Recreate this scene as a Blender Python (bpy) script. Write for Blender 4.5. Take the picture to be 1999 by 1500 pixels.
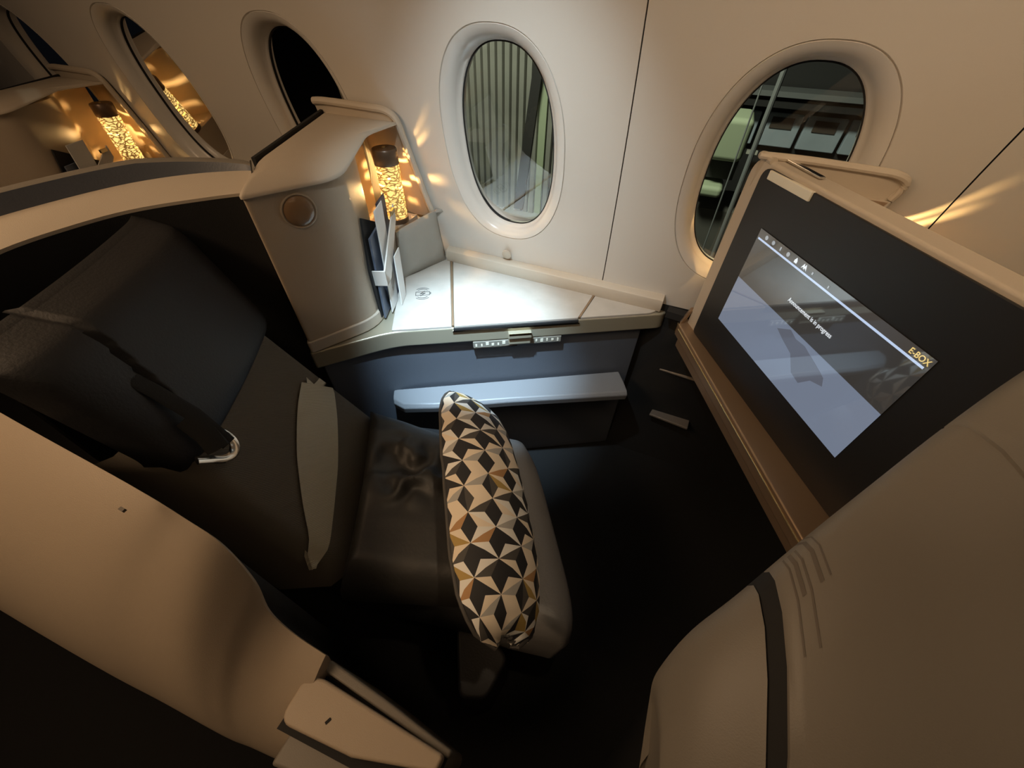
import bpy, bmesh, math, random
from mathutils import Vector, Matrix, noise

for o in list(bpy.data.objects): bpy.data.objects.remove(o, do_unlink=True)
SC = bpy.context.scene
COL = SC.collection
V3 = Vector

# ------------------------------------------------------------------ camera
YAW, PITCH, ROLL, FPX = math.radians(22.64), math.radians(45.61), math.radians(1.25), 761.0
cam_d = bpy.data.cameras.new('camera'); cam = bpy.data.objects.new('camera', cam_d); COL.objects.link(cam)
fw = V3((-math.sin(YAW)*math.cos(PITCH), math.cos(YAW)*math.cos(PITCH), -math.sin(PITCH)))
r0 = fw.cross(V3((0, 0, 1))).normalized(); u0 = r0.cross(fw)
rr = r0*math.cos(ROLL) + u0*math.sin(ROLL); uu = u0*math.cos(ROLL) - r0*math.sin(ROLL)
mw = Matrix((rr, uu, -fw)).transposed().to_4x4(); mw.translation = V3((0.498, 0, 1.397))
cam.matrix_world = mw
cam_d.sensor_fit = 'HORIZONTAL'; cam_d.sensor_width = 36.0; cam_d.lens = 36.0*FPX/1999.0
cam_d.clip_start = 0.02; cam_d.clip_end = 200
SC.camera = cam

# ------------------------------------------------------------------ world, lights, exposure
w = bpy.data.worlds.new('night'); SC.world = w; w.use_nodes = True
w.node_tree.nodes['Background'].inputs[0].default_value = (0.55, 0.6, 0.75, 1)
w.node_tree.nodes['Background'].inputs[1].default_value = 0.004
SC.view_settings.view_transform = 'Standard'; SC.view_settings.look = 'None'
SC.view_settings.exposure = 0.0; SC.view_settings.gamma = 1.0; SC.view_settings.use_curve_mapping = False

def light(name, kind, loc, energy, color, aim=None, **kw):
    d = bpy.data.lights.new(name, kind); d.energy = energy; d.color = color
    for k, v in kw.items(): setattr(d, k, v)
    o = bpy.data.objects.new(name, d); COL.objects.link(o); o.location = loc
    if aim is not None:
        o.rotation_euler = (V3(aim)-V3(loc)).to_track_quat('-Z', 'Y').to_euler()
    return o
SPOT_LOC = (0.12, 0.44, 1.735)
light('reading_light_beam', 'SPOT', SPOT_LOC, 230, (0.56, 0.80, 1.0), aim=(0.02, 0.80, 0.69), spot_size=math.radians(35), spot_blend=1.0, shadow_soft_size=0.018)
light('reading_light_spill', 'SPOT', SPOT_LOC, 42, (0.78, 0.92, 1.0), aim=(0.05, 1.02, 0.92), spot_size=math.radians(64), spot_blend=1.0, shadow_soft_size=0.018)
light('ceiling_cove_glow', 'AREA', (-0.80, -0.38, 2.02), 15.0, (1.0, 0.67, 0.40), aim=(0.45, 0.7, 0.8), shape='RECTANGLE', size=1.6, size_y=0.25)
light('ceiling_cove_glow_forward', 'AREA', (1.3, -0.35, 2.05), 0.9, (1.0, 0.70, 0.42), aim=(0.9, 0.6, 0.8), shape='RECTANGLE', size=1.2, size_y=0.25)
SPOT2 = (0.58, 0.24, 1.735)
light('aisle_reading_beam', 'SPOT', SPOT2, 9, (1.0, 0.74, 0.48), aim=(0.335, 0.34, 0.56), spot_size=math.radians(27), spot_blend=0.6, shadow_soft_size=0.018)
light('wall_fill', 'AREA', (0.95, 0.36, 1.755), 1.9, (1.0, 0.72, 0.46), aim=(0.95, 1.06, 1.15), shape='RECTANGLE', size=1.3, size_y=0.05, spread=math.radians(110))  # unseen fill added to brighten the right-hand wall, no fixture built
light('apron_floodlight', 'AREA', (-2.0, 2.4, 5.5), 420, (0.95, 1.0, 0.82), aim=(0.0, 8.0, -1.0), shape='RECTANGLE', size=1.5, size_y=1.0)

# ------------------------------------------------------------------ seat frame: u forward, v towards the window
CU, SU = math.cos(math.radians(31.0)), math.sin(math.radians(31.0))
def P(u, v, z): return V3((CU*u - SU*v, SU*u + CU*v, z))
def P2(u, v): return (CU*u - SU*v, SU*u + CU*v)

# ------------------------------------------------------------------ materials
def mat(name, col, rough=0.5, metal=0.0, bump=0.0, bscale=60, var=0.0, vscale=6, spec=0.5, emit=None, estr=0.0, kind='noise', coat=0.0):
    m = bpy.data.materials.new(name); m.use_nodes = True
    nt = m.node_tree; b = nt.nodes['Principled BSDF']
    b.inputs['Base Color'].default_value = (*col, 1); b.inputs['Roughness'].default_value = rough
    b.inputs['Metallic'].default_value = metal; b.inputs['Specular IOR Level'].default_value = spec
    if coat: b.inputs['Coat Weight'].default_value = coat; b.inputs['Coat Roughness'].default_value = 0.05
    tc = nt.nodes.new('ShaderNodeTexCoord')
    if var:
        n = nt.nodes.new('ShaderNodeTexNoise'); n.inputs['Scale'].default_value = vscale; n.inputs['Detail'].default_value = 6
        nt.links.new(tc.outputs['Object'], n.inputs['Vector'])
        mx = nt.nodes.new('ShaderNodeMix'); mx.data_type = 'RGBA'
        mx.inputs['A'].default_value = (*[c*(1-var) for c in col], 1); mx.inputs['B'].default_value = (*[min(1, c*(1+var)) for c in col], 1)
        nt.links.new(n.outputs['Fac'], mx.inputs['Factor']); nt.links.new(mx.outputs['Result'], b.inputs['Base Color'])
    if bump:
        if kind == 'twill':
            t = nt.nodes.new('ShaderNodeTexWave'); t.bands_direction = 'DIAGONAL'; t.inputs['Scale'].default_value = bscale
            t.inputs['Distortion'].default_value = 1.2
        else:
            t = nt.nodes.new('ShaderNodeTexNoise'); t.inputs['Scale'].default_value = bscale; t.inputs['Detail'].default_value = 4
        nt.links.new(tc.outputs['Object'], t.inputs['Vector'])
        bp = nt.nodes.new('ShaderNodeBump'); bp.inputs['Strength'].default_value = bump; bp.inputs['Distance'].default_value = 0.002
        nt.links.new(t.outputs['Fac'], bp.inputs['Height']); nt.links.new(bp.outputs['Normal'], b.inputs['Normal'])
    if emit: b.inputs['Emission Color'].default_value = (*emit, 1); b.inputs['Emission Strength'].default_value = estr
    return m

M = dict(
    wall=mat('cabin_wall_plastic', (0.62, 0.58, 0.52), 0.42, bump=0.10, bscale=500),
    reveal=mat('window_reveal_plastic', (0.64, 0.61, 0.56), 0.30),
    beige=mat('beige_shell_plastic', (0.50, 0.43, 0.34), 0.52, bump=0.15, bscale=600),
    beige_dim=mat('shaded_beige_plastic', (0.190, 0.170, 0.140), 0.5, bump=0.15, bscale=600),  # beige plastic darkened to imitate the dimmer light on the front shell
    panel=mat('beige_leatherette', (0.42, 0.34, 0.25), 0.5, bump=0.25, bscale=900),
    black=mat('black_upholstery', (0.010, 0.010, 0.010), 0.75, bump=0.3, bscale=500),
    leather=mat('charcoal_leather', (0.020, 0.020, 0.021), 0.55, bump=0.3, bscale=220),
    legleather=mat('grey_leather', (0.16, 0.155, 0.15), 0.42, bump=0.3, bscale=180),
    twill=mat('taupe_twill', (0.135, 0.116, 0.090), 0.85, bump=0.35, bscale=420, kind='twill'),
    pale=mat('pale_twill', (0.56, 0.51, 0.39), 0.85, bump=0.35, bscale=420, kind='twill'),
    duvet=mat('black_quilt', (0.034, 0.033, 0.031), 0.48, bump=0.35, bscale=80),
    navy=mat('slate_leather', (0.085, 0.095, 0.115), 0.45, bump=0.2, bscale=250),
    armpad=mat('grey_armrest_leather', (0.18, 0.188, 0.20), 0.42, bump=0.2, bscale=250),
    marble=mat('pale_marbled_laminate', (0.44, 0.405, 0.355), 0.34, var=0.16, vscale=22),
    bronze=mat('bronze_trim', (0.36, 0.25, 0.16), 0.38, metal=0.65),
    olive=mat('champagne_metal', (0.42, 0.38, 0.28), 0.35, metal=0.45),
    brass=mat('polished_brass', (0.75, 0.62, 0.36), 0.18, metal=1.0),
    steel=mat('polished_steel', (0.75, 0.74, 0.70), 0.16, metal=1.0),
    gloss=mat('satin_black_bezel', (0.014, 0.014, 0.014), 0.42),
    dark=mat('dark_gap', (0.010, 0.010, 0.010), 0.8),
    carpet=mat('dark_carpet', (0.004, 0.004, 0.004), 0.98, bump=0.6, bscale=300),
    amber=mat('amber_lens', (0.26, 0.16, 0.085), 0.25, coat=0.2),
    pouch=mat('grey_felt_pouch', (0.30, 0.28, 0.24), 0.75, bump=0.6, bscale=40, var=0.12, vscale=10),
    paper=mat('white_card', (0.72, 0.71, 0.68), 0.45),
    bluep=mat('blue_print', (0.10, 0.12, 0.16), 0.4, var=0.6, vscale=25),
    navyp=mat('navy_print', (0.03, 0.045, 0.08), 0.35, var=0.5, vscale=30),
    strap=mat('pale_leather_strap', (0.62, 0.58, 0.52), 0.45),
    lampcap=mat('brown_lamp_cap', (0.12, 0.075, 0.045), 0.35, metal=0.3),
    ink=mat('grey_ink', (0.055, 0.055, 0.055), 0.5),
    clear=mat('smoked_acrylic', (0.20, 0.19, 0.16), 0.15),
    mark=mat('pale_mark', (0.75, 0.72, 0.6), 0.4),
    slate=mat('footwell_plate', (0.22, 0.19, 0.16), 0.35, metal=0.2),
    scuff=mat('dark_scuff', (0.12, 0.10, 0.08), 0.6),
    cream=mat('print_cream', (0.82, 0.70, 0.54), 0.7), white=mat('print_white', (0.82, 0.79, 0.72), 0.7),
    pblack=mat('print_black', (0.022, 0.021, 0.022), 0.7), pgrey=mat('print_charcoal', (0.075, 0.068, 0.06), 0.7),
    tan=mat('print_tan', (0.44, 0.24, 0.10), 0.7), ochre=mat('print_ochre', (0.42, 0.28, 0.08), 0.7),
    silver=mat('print_silver', (0.42, 0.40, 0.36), 0.7),
    rib=mat('weathered_corrugated_steel', (0.30, 0.29, 0.25), 0.6, var=0.35, vscale=3),
    green=mat('pale_green_paint', (0.44, 0.50, 0.33), 0.6),
    pole=mat('galvanised_pole', (0.45, 0.46, 0.45), 0.35, metal=0.5),
    facade=mat('pale_blue_cladding', (0.55, 0.62, 0.68), 0.5, var=0.2, vscale=1.5),
    brown=mat('dark_glazing', (0.13, 0.10, 0.08), 0.2),
    concrete=mat('dark_concrete', (0.14, 0.13, 0.11), 0.8, var=0.4, vscale=0.6),
    night=mat('dark_steelwork', (0.035, 0.032, 0.03), 0.7),
)
# thin window pane: clear with a Fresnel reflection
g = bpy.data.materials.new('window_glass'); g.use_nodes = True; nt = g.node_tree; nt.nodes.clear()
out = nt.nodes.new('ShaderNodeOutputMaterial'); mixs = nt.nodes.new('ShaderNodeMixShader'); fr = nt.nodes.new('ShaderNodeFresnel')
fr.inputs['IOR'].default_value = 1.5
tr = nt.nodes.new('ShaderNodeBsdfTransparent'); tr.inputs[0].default_value = (0.86, 0.90, 0.86, 1)
gl = nt.nodes.new('ShaderNodeBsdfGlossy'); gl.inputs['Roughness'].default_value = 0.015
nt.links.new(fr.outputs[0], mixs.inputs[0]); nt.links.new(tr.outputs[0], mixs.inputs[1]); nt.links.new(gl.outputs[0], mixs.inputs[2]); nt.links.new(mixs.outputs[0], out.inputs[0])
M['glass'] = g
# glowing crackle of the lamp sleeve (it gives off light)
lm = bpy.data.materials.new('glowing_gold_crackle'); lm.use_nodes = True; nt = lm.node_tree; b = nt.nodes['Principled BSDF']
b.inputs['Base Color'].default_value = (0.55, 0.36, 0.12, 1); b.inputs['Roughness'].default_value = 0.3; b.inputs['Metallic'].default_value = 0.5
tc = nt.nodes.new('ShaderNodeTexCoord'); mp = nt.nodes.new('ShaderNodeMapping'); mp.inputs['Scale'].default_value = (1, 1, 2.6)
vo = nt.nodes.new('ShaderNodeTexVoronoi'); vo.feature = 'DISTANCE_TO_EDGE'; vo.inputs['Scale'].default_value = 48
nz = nt.nodes.new('ShaderNodeTexNoise'); nz.inputs['Scale'].default_value = 30; nz.inputs['Detail'].default_value = 3
ad = nt.nodes.new('ShaderNodeMix'); ad.data_type = 'RGBA'; ad.inputs['Factor'].default_value = 0.035
rp = nt.nodes.new('ShaderNodeValToRGB'); rp.color_ramp.elements[0].position = 0.05; rp.color_ramp.elements[0].color = (0.10, 0.04, 0.008, 1)
rp.color_ramp.elements[1].position = 0.20; rp.color_ramp.elements[1].color = (1.0, 0.66, 0.20, 1)
nt.links.new(tc.outputs['Object'], ad.inputs['A']); nt.links.new(tc.outputs['Object'], nz.inputs['Vector']); nt.links.new(nz.outputs['Color'], ad.inputs['B'])
nt.links.new(ad.outputs['Result'], mp.inputs['Vector']); nt.links.new(mp.outputs['Vector'], vo.inputs['Vector']); nt.links.new(vo.outputs['Distance'], rp.inputs['Fac'])
nt.links.new(rp.outputs['Color'], b.inputs['Emission Color']); b.inputs['Emission Strength'].default_value = 1.3
M['crackle'] = lm
def emis(name, col, st, rough=0.03, base=(0.01, 0.01, 0.012)):
    return mat(name, base, rough, emit=col, estr=st, spec=1.0, coat=1.0)
M['scr_hi'] = emis('screen_dark_half', (0.30, 0.27, 0.24), 0.13); M['scr_lo'] = emis('screen_blue_half', (0.33, 0.39, 0.52), 0.50)
M['scr_hd'] = emis('screen_header', (0.30, 0.26, 0.22), 0.20); M['scr_line'] = emis('screen_line', (0.62, 0.75, 1.0), 0.85)
M['scr_txt'] = emis('screen_text', (0.9, 0.95, 1.0), 0.95); M['scr_gold'] = emis('screen_gold_text', (1.0, 0.72, 0.25), 0.9)
M['scr_icon'] = emis('screen_icon', (0.8, 0.85, 0.9), 0.45); M['scr_pic'] = emis('screen_picture_shape', (0.24, 0.26, 0.33), 0.45)
M['led'] = emis('reading_light_led', (0.85, 0.95, 1.0), 6.0)

# ------------------------------------------------------------------ mesh helpers
class MB:
    def __init__(s): s.v = []; s.f = []; s.m = []
    def add(s, v, f, mi=0):
        k = len(s.v); s.v += [V3(p) for p in v]; s.f += [[i+k for i in q] for q in f]; s.m += [mi]*len(f); return s
    def prism(s, poly, z0, z1, mi=0):
        n = len(poly); a = sum(poly[i][0]*poly[(i+1) % n][1]-poly[(i+1) % n][0]*poly[i][1] for i in range(n))
        idx = list(range(n)) if a > 0 else list(range(n))[::-1]
        lo = [z0[i] if isinstance(z0, (list, tuple)) else z0 for i in idx]; hi = [z1[i] if isinstance(z1, (list, tuple)) else z1 for i in idx]
        pp = [poly[i] for i in idx]
        v = [(p[0], p[1], lo[i]) for i, p in enumerate(pp)] + [(p[0], p[1], hi[i]) for i, p in enumerate(pp)]
        f = [list(range(n))[::-1], [n+i for i in range(n)]] + [[i, (i+1) % n, n+(i+1) % n, n+i] for i in range(n)]
        return s.add(v, f, mi)
    def loft(s, secs, ring=False, cap=False, mi=0):
        n = len(secs[0]); v = [p for q in secs for p in q]; f = []
        for i in range(len(secs)-1):
            for j in range(n if ring else n-1):
                k = (j+1) % n; f.append([i*n+j, i*n+k, (i+1)*n+k, (i+1)*n+j])
        if cap: f.append(list(range(n))[::-1]); f.append([(len(secs)-1)*n+j for j in range(n)])
        return s.add(v, f, mi)
    def tube(s, pts, r, n=10, flat=1.0, up=(0, 0, 1), mi=0):
        pts = [V3(p) for p in pts]; secs = []
        for i, p in enumerate(pts):
            t = (pts[min(i+1, len(pts)-1)]-pts[max(i-1, 0)]).normalized()
            a = t.cross(V3(up)); a = a.normalized() if a.length > 1e-4 else V3((1, 0, 0)); bb = a.cross(t)
            secs.append([p + a*(r*math.cos(2*math.pi*k/n)) + bb*(r*flat*math.sin(2*math.pi*k/n)) for k in range(n)])
        return s.loft(secs, True, True, mi)
    def box(s, c, h, ax=None, mi=0):
        c = V3(c); ax = ax or (V3((1, 0, 0)), V3((0, 1, 0)), V3((0, 0, 1)))
        v = [c + ax[0]*(h[0]*i) + ax[1]*(h[1]*j) + ax[2]*(h[2]*k) for i in (-1, 1) for j in (-1, 1) for k in (-1, 1)]
        return s.add(v, [[0, 1, 3, 2], [4, 6, 7, 5], [0, 4, 5, 1], [2, 3, 7, 6], [0, 2, 6, 4], [1, 5, 7, 3]], mi)
    def lathe(s, prof, c, n=32, axis=None, mi=0):
        c = V3(c); z = V3(axis).normalized() if axis else V3((0, 0, 1)); x = z.orthogonal().normalized(); y = z.cross(x)
        secs = [[c + z*h + (x*math.cos(2*math.pi*k/n) + y*math.sin(2*math.pi*k/n))*r for k in range(n)] for r, h in prof]
        return s.loft(secs, True, True, mi)
    def slab(s, pts, off, mi=0):
        pts = [V3(p) for p in pts]; off = V3(off); n = len(pts)
        f = [list(range(n))[::-1], [n+i for i in range(n)]] + [[i, (i+1) % n, n+(i+1) % n, n+i] for i in range(n)]
        return s.add(pts + [p+off for p in pts], f, mi)

def obj(name, mb, m, parent=None, bevel=0, seg=3, ang=32, loc=None, sub=0):
    me = bpy.data.meshes.new(name)
    if parent is not None: L = parent['_w'] if '_w' in parent else parent.location.copy()
    else:
        xs = [p.x for p in mb.v]; ys = [p.y for p in mb.v]; zs = [p.z for p in mb.v]
        L = V3(loc) if loc else V3(((min(xs)+max(xs))/2, (min(ys)+max(ys))/2, min(zs)))
    L = V3(L)
    me.from_pydata([p-L for p in mb.v], [], mb.f)
    ms = m if isinstance(m, (list, tuple)) else [m]
    for q in ms: me.materials.append(M[q] if isinstance(q, str) else q)
    for p, i in zip(me.polygons, mb.m): p.material_index = i
    bm = bmesh.new(); bm.from_mesh(me); bmesh.ops.remove_doubles(bm, verts=bm.verts, dist=1e-6); bmesh.ops.recalc_face_normals(bm, faces=bm.faces)
    for f in bm.faces: f.smooth = True
    if not bevel:
        for e in bm.edges:
            if len(e.link_faces) == 2 and e.calc_face_angle(0) > math.radians(ang): e.smooth = False
    bm.to_mesh(me); bm.free()
    o = bpy.data.objects.new(name, me); COL.objects.link(o)
    if parent is not None: o.parent = parent
    else: o.location = L
    o['_w'] = L
    if bevel:
        md = o.modifiers.new('bevel', 'BEVEL'); md.width = bevel; md.segments = seg; md.limit_method = 'ANGLE'; md.angle_limit = math.radians(ang); md.harden_normals = True
    if sub:
        md = o.modifiers.new('sub', 'SUBSURF'); md.levels = sub; md.render_levels = sub
    return o
def thing(name, label, cat, loc, group=None):
    o = bpy.data.objects.new(name, None); COL.objects.link(o); o.location = loc; o['_w'] = V3(loc); o.empty_display_size = 0.05
    return tag(o, label, cat, group)
def tag(o, label=None, cat=None, group=None, kind=None):
    if label: o['label'] = label
    if cat: o['category'] = cat
    if group: o['group'] = group
    if kind: o['kind'] = kind
    return o
def copy_tree(o, dx, parent=None):
    c = o.copy(); COL.objects.link(c); c.parent = parent
    if parent is None: c.location = o.location + V3(dx)
    for ch in list(o.children): copy_tree(ch, dx, c)
    return c
def round_poly(poly, rad, n=5):
    out = []
    for i, p in enumerate(poly):
        r = rad[i] if isinstance(rad, (list, tuple)) else rad
        p = V3((*p, 0)); a = V3((*poly[i-1], 0)); c = V3((*poly[(i+1) % len(poly)], 0))
        if r <= 0: out.append((p.x, p.y)); continue
        d1 = (a-p); d2 = (c-p); r1 = min(r, d1.length*0.48); r2 = min(r, d2.length*0.48)
        A = p + d1.normalized()*r1; B = p + d2.normalized()*r2
        for k in range(n+1):
            t = k/n; q = A*(1-t)**2 + p*(2*t*(1-t)) + B*t*t; out.append((q.x, q.y))
    return out
def smooth_curve(pts, per=6):
    pts = [V3(p) for p in pts]; out = []
    for i in range(len(pts)-1):
        p0, p1, p2, p3 = pts[max(i-1, 0)], pts[i], pts[i+1], pts[min(i+2, len(pts)-1)]
        for k in range(per):
            t = k/per
            out.append(0.5*((2*p1) + (p2-p0)*t + (2*p0-5*p1+4*p2-p3)*t*t + (-p0+3*p1-3*p2+p3)*t**3))
    out.append(pts[-1]); return out

# ------------------------------------------------------------------ structure: side wall with windows
SP, ZC = 0.657, 1.08
def Yw(z):
    t = z-ZC
    return 1.09 - 0.215*t - 0.172*t*t
def W(x, z, d=0.0): return V3((x, Yw(z)+d, z))
XL, XR = -3.7, 2.4
wall = obj('wall_window_side', MB().loft([[W(x, z, 0.004) for z in [0.70-0.07*k for k in range(11)]] for x in (XL, XR)])
           .loft([[W(x, 1.52+0.06*k, 0.0) for k in range(5)] for x in (XL, XR)])
           .loft([[W(x, z, 0.03) for z in (0.64, 0.70, 0.72)] for x in (XL, XR)]), 'wall')
tag(wall, 'cream curved cabin side wall with a row of oval windows', 'wall', kind='structure')
NT = 96; ZB, ZT_ = 0.70, 1.52
def outl(th, hw, hh, e=2.35):
    c, s = math.cos(th), math.sin(th)
    return hw*math.copysign(abs(c)**(2/e), c), hh*math.copysign(abs(s)**(2/e), s)
THS = [2*math.pi*k/NT for k in range(NT)]
obj('seam_backing', MB().loft([[W(x, z, .008) for z in (.70, .9, 1.1, 1.3, 1.52)] for x in (.32, .337)]).loft([[W(x, z, .008) for z in (.70, .9, 1.1, 1.3, 1.52)] for x in (.977, .994)]), 'dark', wall)
PANE_Y = lambda z: 1.131 - 0.215*(z-ZC)
pane_specs = [(-5, None), (-4, None), (-3, 'dark oval window above the far suite with amber lamp'),
              (-2, 'narrow dark oval window mirroring a golden lamp'), (-1, 'black oval window rising behind the lamp cabinet'), (0, 'oval window over the white table showing corrugated steel'),
              (1, 'oval window behind the screen showing a pale green box'), (2, None), (3, None)]
n_w = 0
for k, lab in pane_specs:
    x0 = k*SP
    if lab is None:
        gq = .0015 if k == 2 else 0
        obj('wall_panel', MB().loft([[W(x, .70+.82*i/10) for i in range(11)] for x in (x0-SP/2+gq, x0+SP/2)]), 'wall', wall)
        continue
    def ring(hw, hh, d=None, pane=False):
        r = []
        for th in THS:
            x, z = outl(th, hw, hh); z += ZC
            r.append(V3((x0+x, PANE_Y(z)+(d or 0), z)) if pane else W(x0+x, z, d or 0))
        return r
    rect = []
    gl_, gr_ = k in (1, 2), k in (0, 1)
    for th in THS:
        c, s = math.cos(th), math.sin(th)
        up = (ZT_-ZC) if s > 0 else (ZC-ZB)
        hx = SP/2 - (0.0015 if (gr_ if c > 0 else gl_) else 0)
        t = min(hx/max(abs(c), 1e-6), up/max(abs(s), 1e-6))
        rect.append((c*t, s*t))
    def blend(f, hw, hh, d=0):
        r = []
        for (rx, rz), th in zip(rect, THS):
            x, z = outl(th, hw, hh); r.append(W(x0+rx*(1-f)+x*f, ZC+rz*(1-f)+z*f, d))
        return r
    rec = [W(x0+a, ZC+b, 0.006 if (gr_ if a > 0 else gl_) and abs(a) > SP/2-.002 else 0) for a, b in rect]
    pn = obj('wall_panel', MB().loft([rec]+[blend(f, .186, .270) for f in (0, .25, .5, .75, 1.0)]+[ring(.1795, .2635), ring(.1780, .2620, .004)], ring=True), 'wall', wall, ang=50)
    n_w += 1
    fr_ = obj('window_%d' % n_w, MB().loft([ring(.1780, .2620, .004), ring(.1765, .2605, .0), ring(.168, .2535, .003), ring(.158, .2455, .009), ring(.150, .240, .017), ring(.146, .2375, .027)] +
                                          [ring(.143, .2360, -.008, True), ring(.138, .2335, -.004, True), ring(.1345, .2305, 0.0, True), ring(.1345, .2305, 0.02, True)], ring=True), 'reveal', ang=60, loc=(x0, 1.1, ZC))
    tag(fr_, lab, 'window', kind='structure')
    ctr = V3((x0, PANE_Y(ZC)+.004, ZC)); pr = ring(.1350, .2310, .004, True)
    obj('pane', MB().add([ctr]+pr, [[0, 1+i, 1+(i+1) % NT] for i in range(NT)]), 'glass', fr_)
    # dark rubber seal round the pane
    obj('seal', MB().loft([ring(.1345, .2305, .0005, True), ring(.1318, .2275, -.0005, True), ring(.1318, .2275, .004, True)], ring=True), 'dark', fr_)

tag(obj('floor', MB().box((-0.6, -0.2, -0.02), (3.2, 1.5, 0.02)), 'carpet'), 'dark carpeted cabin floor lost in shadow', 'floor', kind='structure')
top = [(Yw(1.76), 1.76), (0.80, 1.76), (0.30, 1.78), (0.10, 1.95), (-0.10, 2.16), (-1.7, 2.2)]
tag(obj('ceiling', MB().loft([[V3((x, y, z)) for y, z in top] for x in (XL, XR)]), 'wall'), 'cream ceiling and overhead locker soffit above the seats', 'ceiling', kind='structure')
rl = thing('reading_light', 'small round overhead reading light beaming onto the white table', 'light', (SPOT_LOC[0], SPOT_LOC[1], 1.742))
obj('housing', MB().lathe([(0.030, 0.0), (0.034, 0.004), (0.034, 0.020)], (SPOT_LOC[0], SPOT_LOC[1], 1.742)), 'lampcap', rl)
obj('lens', MB().lathe([(0.022, -0.001), (0.022, 0.001)], (SPOT_LOC[0], SPOT_LOC[1], 1.7415)), 'led', rl)
rl2 = copy_tree(rl, (SPOT2[0]-SPOT_LOC[0], SPOT2[1]-SPOT_LOC[1], 0)); rl2['label'] = 'small round overhead reading light shining on the patterned pillow'; rl['group'] = rl2['group'] = 'overhead reading lights'

# ------------------------------------------------------------------ side console with table
ZTB = 0.690
F0, F1, F2 = (-0.318, 0.520), (-0.176, 0.690), (0.528, 1.113)
con = thing('side_console', 'side console under the window with pale marbled table top', 'console', (0.0, 0.9, 0.0))
foot = [(-0.315, 0.54), (-0.185, 0.705), (0.47, 1.099), (0.49, 1.112), (-0.58, 1.112), (-0.58, 0.80)]
obj('cabinet_body', MB().prism(round_poly(foot, [0, .05, 0, 0, 0, 0]), 0.0, 0.640), 'navy', con, bevel=0.004)
lip = round_poly([F0, F1, (0.50, 1.096), (0.545, 1.123), (0.545, 1.155), (-0.60, 1.155), (-0.60, 0.80)], [0, .05, .03, .02, 0, 0, 0])
obj('top_rim', MB().prism(lip, 0.628, 0.686), 'olive', con, bevel=0.006)
# table panels: charging leaf, lid, end leaf
g_ = 0.004
pA = [P2(.208, .684), P2(.385-g_, .684), P2(.389-g_, 1.105), (-.258, 1.142), (-.318, .945)]
pB = [P2(.385+g_, .684), P2(.768-g_, .684), P2(.860-g_, .818), P2(.392+g_, 1.100)]
pC = [P2(.768+g_, .684), P2(1.000, .684), P2(1.030, .700), P2(1.035, .712), P2(.860+g_, .816)]
obj('table_leaf', MB().prism(pA, .682, .692), 'marble', con, bevel=.0015)['label'] = 'charging leaf with a wireless charging symbol'
obj('table_lid', MB().prism(pB, .682, .692), 'marble', con, bevel=.0015)['label'] = 'large pale lid of the table'
obj('table_leaf', MB().prism(round_poly(pC, [0, .02, .02, .01, 0]), .682, .692), 'marble', con, bevel=.0015)
for a, b in (((.385, .684), (.390, 1.102)), ((.768, .684), (.860, .817))):
    A, B = P(*a, .6915), P(*b, .6915); d = (B-A).normalized(); nn = d.cross(V3((0, 0, 1)))
    obj('divider', MB().box((A+B)/2, ((B-A).length/2, .0030, .0025), (d, nn, V3((0, 0, 1)))), 'bronze', con)
ax = (P(1, 0, 0), P(0, 1, 0), V3((0, 0, 1)))
obj('lid_edge', MB().box(P(.576, .6815, .676), (.193, .004, .0022), ax), 'steel', con)
obj('lid_slot', MB().box(P(.576, .682, .682), (.190, .004, .0032), ax), 'dark', con)
# rail along the wall
obj('wall_rail', MB().loft([[W(x, .690, -.030), W(x, .716, -.034), W(x, .732, -.028), W(x, .738, -.012), W(x, .738, .004), W(x, .690, .004)] for x in (-.235, -.10, .1, .3, .527)], ring=True, cap=True), 'beige', con, bevel=.002)
obj('coat_ring', MB().lathe([(.012, 0), (.016, .004), (.016, .008), (.010, .011)], W(-.003, .762, -.006), axis=(0, -1, -.15), n=24), 'beige', con)
# latch and control strip under the rim
lt = obj('latch', MB().box(P(.585, .676, .650), (.036, .010, .010), ax).box(P(.585, .680, .628), (.034, .008, .014), ax), 'olive', con, bevel=.003)
obj('latch_bar', MB().box(P(.585, .668, .657), (.034, .003, .0025), ax), 'brass', lt)
st = obj('control_strip', MB().box(P(.580, .690, .615), (.140, .008, .012), ax), 'clear', con, bevel=.003)
rnd = random.Random(4)
for i in range(16):
    uq = .450 + i*.0172
    if .545 < uq < .625: continue
    obj('strip_mark', MB().box(P(uq, .6815, .615+rnd.uniform(-.003, .003)), (.0022+.003*rnd.random(), .0006, .0035+.003*rnd.random()), ax), 'mark', st)
obj('strip_edge', MB().box(P(.510, .6812, .603), (.068, .001, .0015), ax), 'steel', st)
# padded ledge below
sec = []
for uq, v0, v1 in ((.165, .684, .640), (.20, .684, .612), (.30, .684, .603), (.55, .684, .600), (.80, .684, .590), (.95, .684, .585)):
    sec.append([P(uq, v0+.006, .440), P(uq, (v0+v1)/2, .441), P(uq, v1+.01, .437), P(uq, v1, .426), P(uq, v1+.004, .400), P(uq, v0+.006, .385)])
obj('armrest_ledge', MB().loft(sec, ring=True, cap=True), 'armpad', con, bevel=.004)
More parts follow.
